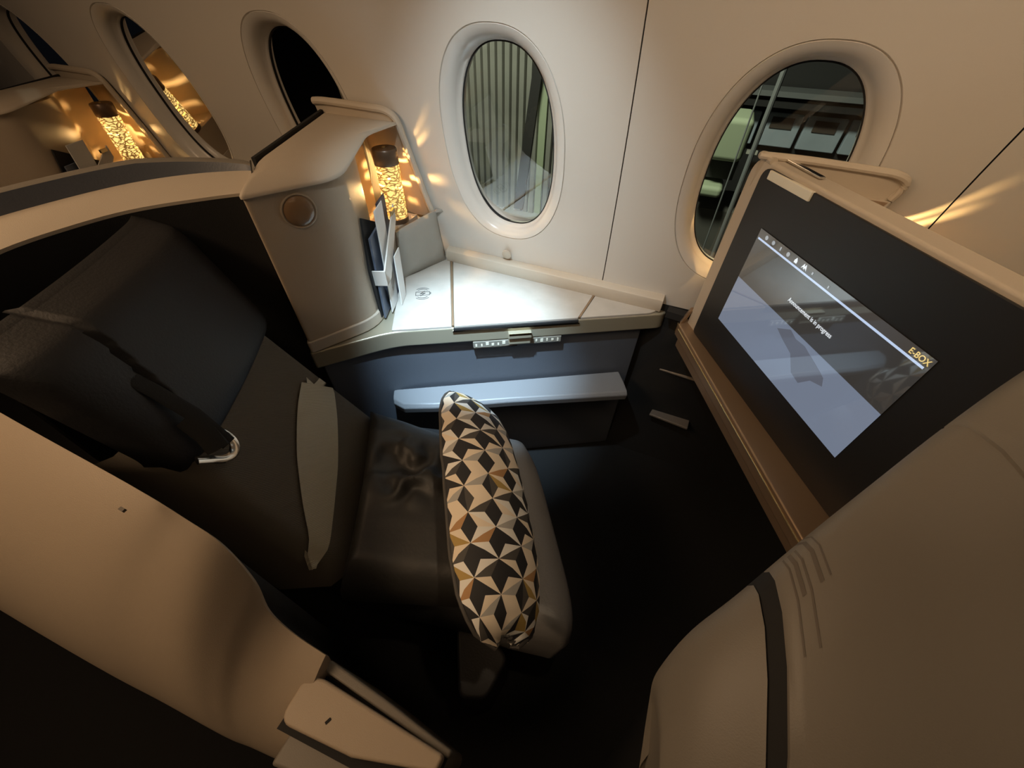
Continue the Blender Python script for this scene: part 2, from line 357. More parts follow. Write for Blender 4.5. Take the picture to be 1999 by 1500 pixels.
# wireless charging mark
mk = MB(); c0 = P(.292, .868, .6926); ex, ey = P(-1, 0, 0)*-1, P(0, 1, 0)
def stroke(mb, pts, wd, c, ex, ey, nrm, t=.0006):
    for a, b in zip(pts[:-1], pts[1:]):
        A = c+ex*a[0]+ey*a[1]; B = c+ex*b[0]+ey*b[1]; d = (B-A); L = d.length
        if L < 1e-6: continue
        d /= L; mb.box((A+B)/2, (L/2+wd*.4, wd/2, t/2), (d, nrm.cross(d), nrm))
zz = V3((0, 0, 1))
stroke(mk, [(-.022, -.010), (.022, -.010), (.022, .010), (-.022, .010), (-.022, -.010)], .0015, c0, ex, ey, zz)
stroke(mk, [(.022, -.004), (.026, -.004), (.026, .004), (.022, .004)], .0015, c0, ex, ey, zz)
stroke(mk, [(.006, .013), (-.008, -.002), (.008, .002), (-.006, -.013)], .002, c0, ex, ey, zz)
for sg in (-1, 1):
    for r in (.026, .034):
        stroke(mk, [(r*.85*math.sin(t), sg*(.0+r*math.cos(t))) for t in [(-.75+.15*i) for i in range(11)]], .0014, c0, ex, ey, zz)
obj('charging_symbol', mk, 'ink', con)

# ------------------------------------------------------------------ lamp cabinet (ours), copied for the suite behind
cab = thing('lamp_cabinet', 'tall beige lamp cabinet beside the window with round amber disc', 'cabinet', (-0.38, 0.80, 0.688))
Q0, Q1 = (-0.312, 0.524), (-0.222, 0.700)
lowp = round_poly([Q0, Q1, (-.318, .930), (-.322, 1.118), (-.58, 1.118), (-.45, .70)], [.012, .055, .02, 0, 0, .03])

upp = round_poly([Q0, Q1, (-.296, .850), (-.355, .905), (-.455, .955), (-.455, 1.062), (-.575, 1.062), (-.45, .70)], [.012, .055, .05, .05, .03, 0, 0, .03])
obj('body', MB().prism(upp, .722, 1.100), 'panel', cab, bevel=.002)
obj('niche_floor', MB().prism([(-.292, .845), (-.318, .930), (-.322, 1.100), (-.47, 1.100), (-.47, .90)], .722, .850), 'panel', cab, bevel=.002)
def off(poly, d):
    c = V3((sum(p[0] for p in poly)/len(poly), sum(p[1] for p in poly)/len(poly), 0)); r = []
    for p in poly:
        q = V3((*p, 0)); r.append(tuple((q+(q-c).normalized()*d)[:2]))
    return r
obj('plinth', MB().prism(off(lowp, .006), .688, .724), 'beige', cab, bevel=.004)
# crown: front low, rising to the wall
crown_top, crown_bot = [], []
cp = round_poly([(Q0[0]+.002, Q0[1]-.006), (Q1[0]+.010, Q1[1]), (-.312, .930), (-.312, 1.072), (-.575, 1.066), (-.448, .690)], [.012, .05, .03, 0, 0, .02])
def zc_(p):
    t = min(1, max(0, (p[1]-.66)/.26)); return 1.094 + .026*t*t*(3-2*t)
def dm(p, q):
    t = min(1, max(0, (p[1]-.66)/.26)); return q*(1-.75*t)
secs = [[V3((*p, zc_(p)-.002)) for p in cp]]
for o_in, q in ((0, .003), (-.004, .007), (-.014, .014), (-.030, .022), (-.055, .028), (-.085, .030)):
    secs.append([V3((*p2, zc_(p)+dm(p, q))) for p, p2 in zip(cp, off(cp, o_in))])
cr = MB().loft(secs, ring=True); n_ = len(cp)
cr.add(secs[0], [list(range(n_))[::-1]]); cr.add(secs[-1], [list(range(n_))])
obj('crown', cr, 'beige', cab, ang=55)
# upstand along the wall, running down the right-hand side of the niche
upst = smooth_curve([W(-.60, 1.150, -.016), W(-.55, 1.153, -.016), W(-.40, 1.151, -.016), W(-.345, 1.148, -.016), W(-.318, 1.130, -.016), W(-.310, 1.09, -.016), W(-.295, .98, -.014), W(-.270, .845, -.012)], 5)
obj('upstand', MB().tube(upst, .010, 10, 1.0), 'beige', cab)
obj('upstand_panel', MB().loft([[W(x, 1.105, -.018), W(x, 1.150, -.018)] for x in (-.60, -.33)]).loft([[W(x, 1.105, -.008), W(x, 1.150, -.008)] for x in (-.60, -.33)]), 'beige', cab)
obj('niche_back', MB().loft([[W(-.46, z, -.006), W(-.31 + (1.09-z)*.14, z, -.010)] for z in (.84, .92, 1.0, 1.09, 1.12)]), 'panel', cab)
obj('rear_edge', MB().slab([(-.452, .690, 1.06), (-.580, 1.066, 1.06), (-.580, 1.066, 1.130), (-.452, .690, 1.108)], (-.008, -.003, 0)), 'black', cab)
fd = V3((Q1[0]-Q0[0], Q1[1]-Q0[1], 0)).normalized(); fnrm = V3((fd.y, -fd.x, 0))
dc = V3((Q0[0], Q0[1], 1.046)) + fd*.096
obj('disc', MB().lathe([(.0375, -.004), (.0375, .002), (.0345, .003), (.033, .0005), (.0, .0025)], dc, n=40, axis=fnrm), 'panel', cab)['label'] = 'round disc set in the cabinet front'
obj('disc_lens', MB().lathe([(.0325, .0), (.030, .0032), (.018, .0062), (.004, .0075)], dc, n=40, axis=fnrm), 'amber', cab, ang=80)
# magazine pocket strap
sd = V3((-.318+.222, .930-.700, 0)).normalized(); sn = V3((sd.y, -sd.x, 0))      # along the side, and out of it
def S(a, h, o): return V3((Q1[0], Q1[1], 0)) + sd*a + sn*o + V3((0, 0, h))
stp = MB().slab([S(.075, .880, .012), S(.105, .880, .012), S(.105, .950, .012), S(.075, .950, .012)], sn*.004)
obj('pocket_back', MB().slab([S(.025, .700, .0), S(.215, .700, .0), S(.215, .900, .0), S(.060, .980, .0), S(.025, .860, 0)], sn*.005), 'dark', cab)
obj('pocket_strap', MB().slab([S(.040, .800, .036), S(.080, .800, .036), S(.235, .910, .036), S(.235, .950, .036), S(.195, .930, .036), S(.040, .845, .036)], sn*.004)
    .slab([S(.040, .800, .0), S(.040, .845, .0), S(.040, .845, .040), S(.040, .800, .040)], sd*-.004), 'strap', cab, bevel=.001)
obj('pocket_rivet', MB().box(S(.205, .940, .042), (.016, .004, .006), (sd, sn, zz)), 'brass', cab, bevel=.002)

def booklet(name, label, m, a0, a1, h0, h1, o, th, lean=0.0, group=None):
    b_ = MB().slab([S(a0, h0, o), S(a1, h0, o), S(a1+lean, h1, o+.004), S(a0+lean, h1, o+.004)], sn*th)
    t = tag(obj(name, b_, m, bevel=.0008), label, 'booklet', group)
    return t
bk = [booklet('booklet', 'white card standing in the pocket of the near lamp cabinet', 'paper', .060, .135, .694, .985, .024, .003, .030),
      booklet('booklet', 'dark blue magazine at the back of the near cabinet pocket', 'bluep', .030, .120, .694, .930, .008, .006, .02),
      booklet('booklet', 'white card standing low in front of the pocket strap', 'paper', .100, .160, .694, .850, .044, .003, .010),
      booklet('booklet', 'blue and white leaflet leaning nearest the amber lamp', 'navyp', .120, .200, .694, .985, .016, .004, .02)]

def make_lamp(label):
    c = V3((-.352, 1.030, .850)); t = thing('table_lamp', label, 'lamp', c, 'amber lamps of the suites')
    obj('base', MB().lathe([(.036, 0), (.037, .004), (.037, .014), (.034, .016)], c), 'lampcap', t, ang=40)
    rr_ = random.Random(7); mb = MB(); NA, NH = 60, 30; r = .0345; h0, h1 = .016, .172
    vs = [c + V3((math.cos(2*math.pi*a/NA)*r, math.sin(2*math.pi*a/NA)*r, h0+(h1-h0)*h/NH)) for h in range(NH+1) for a in range(NA)]
    hole = set()
    for _ in range(46):
        a, h, L = rr_.randrange(NA), rr_.randrange(1, NH-1), rr_.randrange(4, 11)
        for q in range(L): hole.add(((a+q) % NA, h))
    fs = [[h*NA+a, h*NA+(a+1) % NA, (h+1)*NA+(a+1) % NA, (h+1)*NA+a] for h in range(NH) for a in range(NA) if (a, h) not in hole]
    obj('shade', mb.add(vs, fs), 'crackle', t, ang=60)
    obj('cap', MB().lathe([(.0355, .170), (.0365, .172), (.0365, .208), (.034, .212), (.0, .212)], c), 'lampcap', t, ang=40)
    obj('knob', MB().lathe([(.006, .2115), (.006, .214), (.004, .216)], c, n=16), 'brass', t)
    return t
LAMP_E = 3.4
lamp = make_lamp('amber crackle cylinder lamp in the niche beside the white table')
def bulb(x, k=1.0): light('lamp_bulb', 'POINT', (x-.352, 1.030, .960), LAMP_E*k, (1.0, 0.60, 0.22), shadow_soft_size=.004)
bulb(0)
DXN = -1.305
c2 = copy_tree(cab, (DXN, 0, 0)); c2['label'] = 'shadowed lamp cabinet of the suite behind, at upper left'; c2['group'] = cab['group'] = 'lamp cabinets along the wall'
l2 = copy_tree(lamp, (DXN, 0, 0)); l2['label'] = 'amber crackle cylinder lamp in the far suite at upper left'; bulb(DXN, .5)
for o_, lb in zip(bk[:2], ('white card standing beside the far lamp at upper left', 'dark magazine behind the white card at upper left')):
    q = copy_tree(o_, (DXN, 0, 0)); q['label'] = lb
DXF = 1.255
l3 = copy_tree(lamp, (DXF, 0, 0)); l3['label'] = 'amber lamp behind the screen unit that glows on the wall'; bulb(DXF, 1.6)
obj('lamp_shelf', MB().box((DXF-.352, 1.03, .842), (.06, .05, .008)), 'panel', l3)

# amenity pouch leaning in the corner of the table
pa, pb, pc, pd = V3((-.312, .945, .693)), V3((-.246, 1.125, .693)), V3((-.262, 1.118, .868)), V3((-.306, .952, .852))
pn_ = (pb-pa).cross(pd-pa).normalized()
rows = []
for side in (1, -1):
    for j in range(13):
        pass
front, back = [], []
for j in range(13):
    t = j/12; fr, bk_ = [], []
    for i in range(15):
        q = i/14; p = (pa*(1-q)+pb*q)*(1-t) + (pd*(1-q)+pc*q)*t
        bul = .016*(1-(2*q-1)**6)*(1-(2*t-1)**4) + .006*noise.noise(V3((q*3, t*3, 1.7)))*(1-(2*t-1)**2)
        fr.append(p+pn_*(bul+.004)); bk_.append(p-pn_*(.3*bul+.003))
    front.append(fr); back.append(bk_)
pm = MB().loft(front).loft(back)
for r_ in range(12):
    for e in (0, 14): pm.add([front[r_][e], front[r_+1][e], back[r_+1][e], back[r_][e]], [[0, 1, 2, 3]])
for e in (0, 12):
    for i in range(14): pm.add([front[e][i], front[e][i+1], back[e][i+1], back[e][i]], [[0, 1, 2, 3]])
po = tag(obj('amenity_pouch', pm, 'pouch', ang=60), 'grey soft amenity pouch leaning in the table corner under the lamp', 'pouch')
obj('zip_pull', MB().slab([pc+V3((0, -.004, -.006)), pc+V3((.022, .012, -.004)), pc+V3((.024, .014, .003)), pc+V3((0, .002, .004))], pn_*.004), 'pouch', po)

# ------------------------------------------------------------------ seat shell behind the head
sh = thing('seat_shell', 'black lined seat shell with broad beige rim behind the seat', 'shell', (-0.55, 0.35, 0.0))
inn = smooth_curve([(-.318, .545, 1.083), (-.352, .577, 1.082), (-.430, .500, 1.081), (-.492, .412, 1.080), (-.520, .320, 1.078), (-.530, .229, 1.075), (-.525, .150, 1.065), (-.515, .085, 1.05)], 5)
mid = smooth_curve([(-.360, .612, 1.108), (-.395, .620, 1.107), (-.480, .560, 1.106), (-.545, .470, 1.105), (-.580, .360, 1.103), (-.596, .240, 1.100), (-.595, .150, 1.090), (-.590, .070, 1.075)], 5)
ris = [p + V3((-.006, .004, .030*min(1, max(.05, (k)/14)))) for k, p in enumerate(mid)]
rim = [p + V3((-.014, .010, .004)) for p in ris]
obj('inner_lining', MB().loft([[V3((p.x, p.y, .30)) for p in inn], [V3((p.x-.012, p.y, .80)) for p in inn], [p.copy() for p in inn]]), 'black', sh)
obj('rim_band', MB().loft([[p+V3((.0, -.0, -.006)) for p in inn], inn, [a*.5+b*.5+V3((0, 0, .006)) for a, b in zip(inn, mid)], mid]), 'beige', sh, ang=50)
obj('rim_riser', MB().loft([mid, ris]), 'navy', sh)
obj('rim_edge', MB().loft([ris, [a*.5+b*.5+V3((0, 0, .003)) for a, b in zip(ris, rim)], rim, [V3((p.x-.01, p.y+.006, .25)) for p in rim]]), 'beige_dim', sh, ang=60)
obj('bright_joint', MB().tube([(-.325, .560, 1.094), (-.352, .598, 1.110), (-.374, .622, 1.128)], .0025, 8), 'steel', sh)

# ------------------------------------------------------------------ seat
seat = thing('passenger_seat', 'dark lie-flat passenger seat with taupe backrest and leather leg rest', 'seat', tuple(P(.3, .25, 0)))
def cushion(name, m, fn, nu=24, nv=24, parent=seat, th=None):
    """fn(a,b)->(top point, bottom point)"""
    T = [[fn(i/nu, j/nv)[0] for j in range(nv+1)] for i in range(nu+1)]; B = [[fn(i/nu, j/nv)[1] for j in range(nv+1)] for i in range(nu+1)]
    mb = MB().loft(T).loft(B)
    for i in range(nu):
        for e in (0, nv): mb.add([T[i][e], T[i+1][e], B[i+1][e], B[i][e]], [[0, 1, 2, 3]])
    for j in range(nv):
        for e in (0, nu): mb.add([T[e][j], T[e][j+1], B[e][j+1], B[e][j]], [[0, 1, 2, 3]])
    return obj(name, mb, m, parent, ang=70)
def edge(a, w=.12): # 0 at rim -> 1 inside
    t = min(a, 1-a)/w
    return 1.0 if t >= 1 else math.sqrt(max(0, 1-(1-t)**2))
def backU(z): return .078 - .51*(z-.533)
def f_back(a, b):
    z = .46 + .36*a; vlo = .075 + .10*a; vhi = .575
    v = vlo + (vhi-vlo)*b; k = edge(b, .09)*.035 + .0*edge(a)
    u = backU(z) - .035 + k
    return P(u, v, z), P(u-.10, v, z+.02)
cushion('backrest', 'twill', f_back)
def f_head(a, b):
    z = .795 + .255*a; v = .175 + .445*b
    k = (edge(b, .14)*.5+edge(a, .16)*.5)*.045 + .012*math.cos((b-.5)*3.0)
    if abs(b-(.15+.09*a)) < .011: k -= .014
    u = -.050 - .34*(z-.795) - .045 + k
    return P(u, v, z), P(u-.045, v, z+.02)
cushion('headrest', 'leather', f_head, 50, 90)
# side bolster / wing towards the aisle and lower back fill
obj('back_shell', MB().prism(round_poly([P2(-.155, .24), P2(-.155, .55), P2(-.19, .55), P2(-.19, .24)], .01), .30, .96), 'black', seat, bevel=.02)
# thin band over the foot of the backrest, paler than its twill
bp = [(.585, 0)]
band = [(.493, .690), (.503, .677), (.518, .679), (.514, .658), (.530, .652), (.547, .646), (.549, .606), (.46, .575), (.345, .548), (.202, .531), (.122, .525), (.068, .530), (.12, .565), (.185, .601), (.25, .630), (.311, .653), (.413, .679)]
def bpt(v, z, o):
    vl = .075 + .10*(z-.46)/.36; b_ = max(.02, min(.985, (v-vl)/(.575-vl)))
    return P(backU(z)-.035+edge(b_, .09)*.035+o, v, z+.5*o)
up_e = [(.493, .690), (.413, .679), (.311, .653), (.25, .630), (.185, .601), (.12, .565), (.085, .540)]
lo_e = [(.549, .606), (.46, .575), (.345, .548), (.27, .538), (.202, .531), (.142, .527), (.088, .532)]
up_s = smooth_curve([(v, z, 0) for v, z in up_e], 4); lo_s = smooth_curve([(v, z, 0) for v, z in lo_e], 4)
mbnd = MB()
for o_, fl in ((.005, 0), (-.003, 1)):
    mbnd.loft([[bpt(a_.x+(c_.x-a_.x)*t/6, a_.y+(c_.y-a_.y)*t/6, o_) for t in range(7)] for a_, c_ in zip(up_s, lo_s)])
jagged_end = [(.493, .690), (.503, .677), (.518, .683), (.514, .660), (.532, .654), (.547, .650), (.549, .606)]
mbnd.add([bpt(v, z, .005) for v, z in jagged_end], [list(range(len(jagged_end)))])
obj('backrest_band', mbnd, 'pale', seat)['label'] = 'pale olive band across the foot of the backrest'
def f_pan(a, b):
    # a back->front, b aisle->window
    A0, A1 = (.06, .085), (.625, -.105); B0, B1 = (.06, .585), (.600, .445)
    u = (A0[0]*(1-a)+A1[0]*a)*(1-b) + (B0[0]*(1-a)+B1[0]*a)*b
    v = (A0[1]*(1-a)+A1[1]*a)*(1-b) + (B0[1]*(1-a)+B1[1]*a)*b
    if a > .9: u -= (abs(2*b-1)**6)*.03*(a-.9)/.1
    k = min(edge(a, .08) if a > .5 else 1, edge(b, .07))
    return u, v, k
def f_cush(a, b):
    u, v, k = f_pan(a*.64, b); return P(u, v, .40+.050*k), P(u, v, .30)
cushion('seat_cushion', 'leather', f_cush)
def f_leg(a, b):
    u, v, k = f_pan(.642+a*.358, b)
    k = min(edge(a, .30) if a > .5 else 1, edge(b, .08))
    v = v + (.5-b)*(.05*(max(0, a-.7)/.3)**2)
    return P(u, v, .385+.062*k - .02*max(0, a-.6)), P(u-.02, v, .27)
cushion('leg_rest', 'legleather', f_leg)
obj('seat_base', MB().prism(round_poly([P2(.10, .12), P2(.50, -.02), P2(.50, .42), P2(.10, .54)], .04), 0.0, .31), 'black', seat, bevel=.01)
obj('foot_panel', MB().prism(round_poly([P2(.34, -.14), P2(.40, -.15), P2(.46, -.08), P2(.40, .0), P2(.34, .0)], .02), 0.0, .30), 'leather', seat, bevel=.01)
# shoulder belt with metal tongue
def bk_pt(u_off, v, z): return P(backU(z)+u_off, v, z)
blt = obj('seat_belt', MB().tube([P(-.135, .250, 1.02), P(-.085, .248, .93), P(-.050, .240, .875), P(-.030, .228, .835), P(-.018, .222, .81)], .013, 12, .12, up=(0, 0, 1)), 'black', seat)
ring_pts = smooth_curve([P(-.046, .240, .832), P(-.034, .245, .812), P(-.022, .236, .794), P(-.020, .218, .786), P(-.026, .202, .792), P(-.036, .192, .806), P(-.046, .178, .826)], 5)
tn = obj('belt_tongue', MB().tube(ring_pts, .0085, 10, .45, up=(.5, .3, .8)), 'steel', blt)
# fold of black cloth beneath
obj('belt_sleeve', MB().tube([P(-.06, .232, .875), P(-.040, .222, .840), P(-.030, .210, .812)], .018, 12, .35), 'black', blt)

# ------------------------------------------------------------------ black quilt on the seat
def f_quilt(a, b):
    u = .108 + .275*a + .02*math.sin(b*3); vlo, vhi = .045-.05*a, .560-.135*a
    v = vlo + (vhi-vlo)*b
    k = min(edge(a, .16), edge(b, .14))
    h = .100 + .035*(1-a)*(1-abs(2*b-1)) - .03*a*b
    wr = 0
    q = V3((u*9, v*9, .3))
    win = max(0, 1-abs(a-.42)/.55)*max(0, 1-abs(b-.60)/.30)
    wr += .024*win*math.sin(40*v - 9*u + 3.0*noise.noise(q) + 2.5*noise.noise(q*2.3))
    wr += .006*noise.noise(q*1.4)
    return P(u, v, .454 + (h-.012)*k + wr*k), P(u, v, .4515)
q_ = cushion('quilt', 'duvet', f_quilt, 60, 70, None)
tag(q_, 'black crumpled quilt folded on the seat behind the patterned pillow', 'quilt')

# ------------------------------------------------------------------ patterned pillow
pe0, pe1 = P(.416, .478, .590), P(.448, -.110, .575)
pcn = (pe0+pe1)/2; pA_ = (pe1-pe0).normalized(); HL = (pe1-pe0).length/2
upv = P(-.62, 0, .78); pB_ = (upv - pA_*upv.dot(pA_)).normalized(); pN = pB_.cross(pA_).normalized()
if pN.dot(P(1, 0, 0)) < 0: pN = -pN
HB = .127
def pil(a, b, side):
    ea, eb = max(0, 1-abs(a)**2.6), max(0, 1-abs(b)**2.2)
    t = (.078*(ea**.5)*(eb**.55)) if side > 0 else .030*(ea**.5)*(eb**.5)
    sq = 1 - .07*(1-abs(b)**2)*abs(a)**8; sb = .22 + .78*math.sqrt(max(0, 1-abs(a)**5))
    wr = .004*noise.noise(V3((a*7, b*4, 2.0)))*ea
    wr += .006*math.sin(26*b + 9*a)*max(0, a-.72)/.28
    return pcn + pA_*(a*HL*sq) + pB_*(b*HB*sb) + pN*(side*t + wr*(1 if side > 0 else 0))
pil_t = thing('pillow', 'black, cream and tan geometric patterned pillow standing across the seat', 'pillow', tuple(pcn - V3((0, 0, .14))))
colsM = ['pblack', 'pgrey', 'cream', 'white', 'tan', 'ochre', 'silver']
mbp = MB(); rnd = random.Random(11)
NB_, side_l = 6, .058
row_h = 2.0/NB_; col_w = side_l/HL
def addq(pts, mi):
    # split quads once so that the print follows the curve
    v = [pil(max(-1, min(1, a)), math.sin(math.pi/2*max(-1, min(1, b))), 1) for a, b in pts]; mbp.add(v, [list(range(len(v)))], mi)
def rhomb(tri, cm):
    (A, B, C_) = tri; G = tuple((A[i]+B[i]+C_[i])/3 for i in (0, 1)); m_ = lambda p, q: ((p[0]+q[0])/2, (p[1]+q[1])/2)
    ab, bc, ca = m_(A, B), m_(B, C_), m_(C_, A)
    for tri3, c in (((A, ab, G), cm[0]), ((ab, B, G), cm[0]), ((B, bc, G), cm[1]), ((bc, C_, G), cm[1]), ((C_, ca, G), cm[2]), ((ca, A, G), cm[2])): addq(tri3, c)
ncol = int(2/col_w)+3
# lattice rows run along the pillow's long axis
for j in range(NB_):
    b0, b1 = -1+j*row_h, -1+(j+1)*row_h
    sh0, sh1 = (0, .5) if j % 2 == 0 else (.5, 0)
    for i in range(-1, ncol):
        a = lambda q, s_: -1 + (q+s_)*col_w
        tri1 = [(a(i, sh0), b0), (a(i+1, sh0), b0), (a(i, sh1) if sh1 > sh0 else a(i+1, sh1), b1)]
        x_top = a(i, sh1) if sh1 > sh0 else a(i+1, sh1)
        tri2 = [(a(i+1, sh0), b0), (x_top + col_w, b1), (x_top, b1)]
        for tri, kind in ((tri1, 0), (tri2, 1)):
            if max(p[0] for p in tri) <= -1 or min(p[0] for p in tri) >= 1: continue
            warm = noise.noise(V3((i*.35, j*.4, 5))) > .12
            h = (i*7+j*3) % 5
            lt_ = 3 if h in (1, 4) else 2
            if kind == 0: cm = (0, lt_, (4 if warm else 6) if h < 3 else 1)
            else: cm = (lt_, 0 if h != 2 else 1, 0 if h % 2 else (5 if warm else 2))
            rhomb(tri, cm)
fo = obj('printed_face', mbp, colsM, pil_t, ang=80)
bb_ = []
for i in range(25): bb_.append([pil(-1+i/12, -1+j/8, -1) for j in range(17)])
obj('back_face', MB().loft(bb_), 'pblack', pil_t, ang=80)
pts = [pil(-1+k/15, -1, 1) for k in range(31)] + [pil(1, -1+k/8, 1) for k in range(1, 17)] + [pil(1-k/15, 1, 1) for k in range(1, 31)] + [pil(-1, 1-k/8, 1) for k in range(1, 17)]
obj('piping', MB().tube(pts, .0035, 8), 'pgrey', pil_t)

# ------------------------------------------------------------------ screen unit in front
mon = thing('screen_unit', 'black framed entertainment screen unit with beige top and bronze ledge', 'screen', tuple(P(1.10, .28, 0.60)))
UM = 1.080
def slabv(mb, u, v0, v1, z0, z1, th, mi=0): return mb.slab([P(u, v0, z0), P(u, v1, z0), P(u, v1, z1), P(u, v0, z1)], P(th, 0, 0), mi)
def rrect(v0, v1, z0, z1, r, n=6):
    q = round_poly([(v0, z0), (v1, z0), (v1, z1), (v0, z1)], r, n); return q
hs = rrect(-.12, .618, .600, 1.150, [0, .03, .045, 0])
obj('housing', MB().slab([P(UM+.002, v, z) for v, z in hs], P(.052, 0, 0)), 'beige', mon, bevel=.006)
bz = rrect(-.115, .572, .700, 1.140, [0, .012, .028, 0])
obj('bezel', MB().slab([P(UM-.002, v, z) for v, z in bz], P(.012, 0, 0)), 'gloss', mon, bevel=.0015)
# screen rectangle
SV0, SV1, SZ0, SZ1 = .497, .066, .800, 1.038
SW, SHh = SV0-SV1, SZ1-SZ0
scr = obj('display', slabv(MB(), UM-.0035, SV1, SV0, SZ0, SZ1, .003), 'gloss', mon); scr['label'] = 'lit display showing an announcement message'
def sp(p, q, o=0): return P(UM-.0040-o, SV0-SW*p, SZ1-SHh*q)
def srect(p0, p1, q0, q1, o=0): return MB().slab([sp(p0, q0, o), sp(p1, q0, o), sp(p1, q1, o), sp(p0, q1, o)], P(.0003, 0, 0))
obj('display_header', srect(0, 1, 0, .080), 'scr_hd', scr)
obj('display_message_area', srect(0, 1, .080, .485), 'scr_hi', scr)
obj('display_picture', srect(0, 1, .485, 1.0), 'scr_lo', scr)
obj('display_line', srect(.01, .985, .072, .088, .0004), 'scr_line', scr)
def pic(pts): return MB().slab([sp(p, q, .0005) for p, q in pts], P(.0003, 0, 0))
obj('display_picture_shape', pic([(.47, .50), (.52, .53), (.58, .52), (.66, .56), (.74, .60), (.76, .66), (.70, .70), (.66, .80), (.60, .78), (.54, .66), (.46, .62), (.40, .58)]), 'scr_pic', scr)
def text(name, body, p, q, width, m, parent, align='CENTER', ratio=None):
    cu = bpy.data.curves.new(name, 'FONT'); cu.body = body; cu.align_x = align; cu.align_y = 'CENTER'; cu.size = 1; cu.extrude = 0; cu.offset = .012
    t = bpy.data.objects.new(name, cu); COL.objects.link(t); bpy.context.view_layer.update()
    me = bpy.data.meshes.new_from_object(t.evaluated_get(bpy.context.evaluated_depsgraph_get())); bpy.data.objects.remove(t)
    xs = [v.co.x for v in me.vertices]; sc = width/(max(xs)-min(xs))
    L = parent['_w']; o_ = sp(p, q, .0009); exx, eyy = P(0, -1, 0), V3((0, 0, 1))
    for v in me.vertices:
        v.co = o_ + exx*(v.co.x*sc) + eyy*(v.co.y*sc*(ratio or 1)) - V3(L)
    me.materials.append(M[m]); o = bpy.data.objects.new(name, me); COL.objects.link(o); o.parent = parent; o['_w'] = V3(L)
    return o
text('announcement_text', 'Announcement is in progress', .512, .315, .285*SW, 'scr_txt', scr, ratio=1.25)
text('brand_text', 'E-BOX', .952, .040, .078*SW, 'scr_gold', scr, ratio=1.15)
for i, p in enumerate((.065, .120, .178, .235)):
    ctr = sp(p, .036, .0005); mbk = MB()
    if i == 2: mbk.slab([sp(p-.004, .022, .0007), sp(p+.004, .022, .0007), sp(p+.004, .054, .0007), sp(p-.004, .054, .0007)], P(.0003, 0, 0))
    else: mbk.lathe([(.0045, 0), (.0045, .0003)], ctr, n=14, axis=P(-1, 0, 0))
    obj('display_icon', mbk, 'scr_icon', scr)
obj('display_icon', MB().slab([sp(p, q, .0007) for p, q in ((.293, .012), (.302, .035), (.302, .056), (.284, .056), (.284, .035))], P(.0003, 0, 0)), 'scr_txt', scr)
for dp in (0, .012):
    obj('display_icon', MB().slab([sp(p+dp, q, .0007) for p, q in ((.346, .012), (.352, .034), (.357, .058), (.346, .042), (.335, .058), (.340, .034))], P(.0003, 0, 0)), 'scr_txt', scr)
obj('display_icon', srect(.402, .410, .028, .048, .0007), 'scr_icon', scr)
obj('display_icon', srect(.506, .512, .036, .056, .0007), 'scr_icon', scr)
# latch plates on the top corner, the first pale to imitate reflected light
obj('latch_plate', MB().slab([P(UM-.006, .545, 1.122), P(UM-.006, .416, 1.124), P(UM-.006, .416, 1.141), P(UM-.006, .545, 1.139)], P(.008, 0, 0)), 'mark', mon, bevel=.001)
obj('latch_plate', MB().slab([P(1.108, .560, 1.152), P(1.104, .447, 1.152), P(1.116, .447, 1.152), P(1.120, .560, 1.152)], V3((0, 0, .004))), 'steel', mon, bevel=.001)
# triangular wing filling out to the wall, with upstand
wing = [P2(UM+.03, .610), (.640, Yw(1.14)), (.890, Yw(1.14)), P2(UM+.052, .33)]
obj('top_wing', MB().prism(wing, 1.085, 1.102), 'beige', mon, bevel=.004)
ups = smooth_curve([P(UM+.006, .56, 1.150), P(UM+.010, .60, 1.151), W(.625, 1.155, -.018), W(.70, 1.156, -.018), W(.82, 1.153, -.018), W(.865, 1.150, -.020), W(.885, 1.136, -.020), W(.880, 1.105, -.020)], 5)
obj('upstand', MB().tube(ups, .008, 10), 'beige', mon)
obj('upstand_panel', MB().loft([[W(x, 1.09, -.020), W(x, 1.150, -.020)] for x in (.62, .75, .880)]).loft([[W(x, 1.09, -.012), W(x, 1.150, -.012)] for x in (.62, .75, .880)]), 'beige', mon)
obj('finger_recess', MB().prism([(.838, Yw(1.14)-.030), (.872, Yw(1.14)-.032), (.846, Yw(1.14)-.085), (.826, Yw(1.14)-.052)], 1.1005, 1.1035), 'bronze', mon)
# bronze ledge under the bezel
ldg = [P2(1.052, .612), P2(1.090, .640), P2(1.100, .60), P2(1.090, -.12), P2(.993, -.12)]
obj('ledge', MB().prism(ldg, .660, .700), 'bronze', mon, bevel=.004)
obj('ledge_line', MB().tube([P(1.050, .600, .688), P(.993, -.11, .688)], .0018, 8), 'brass', mon)
obj('ledge_skirt', MB().prism([P2(1.060, .60), P2(1.085, .60), P2(1.085, -.12), P2(1.005, -.12)], .625, .658), 'bronze', mon, bevel=.003)
obj('ledge_end', MB().slab([P(1.054, .612, .690), P(1.074, .640, .690), P(1.086, .632, .742), P(1.072, .612, .742)], P(.012, 0, 0)), 'bronze', mon, bevel=.003)
obj('ledge_glint', MB().slab([P(1.0525, .612, .668), P(1.0580, .622, .668), P(1.0580, .622, .698), P(1.0525, .612, .698)], P(-.002, 0, 0)), 'brass', mon)
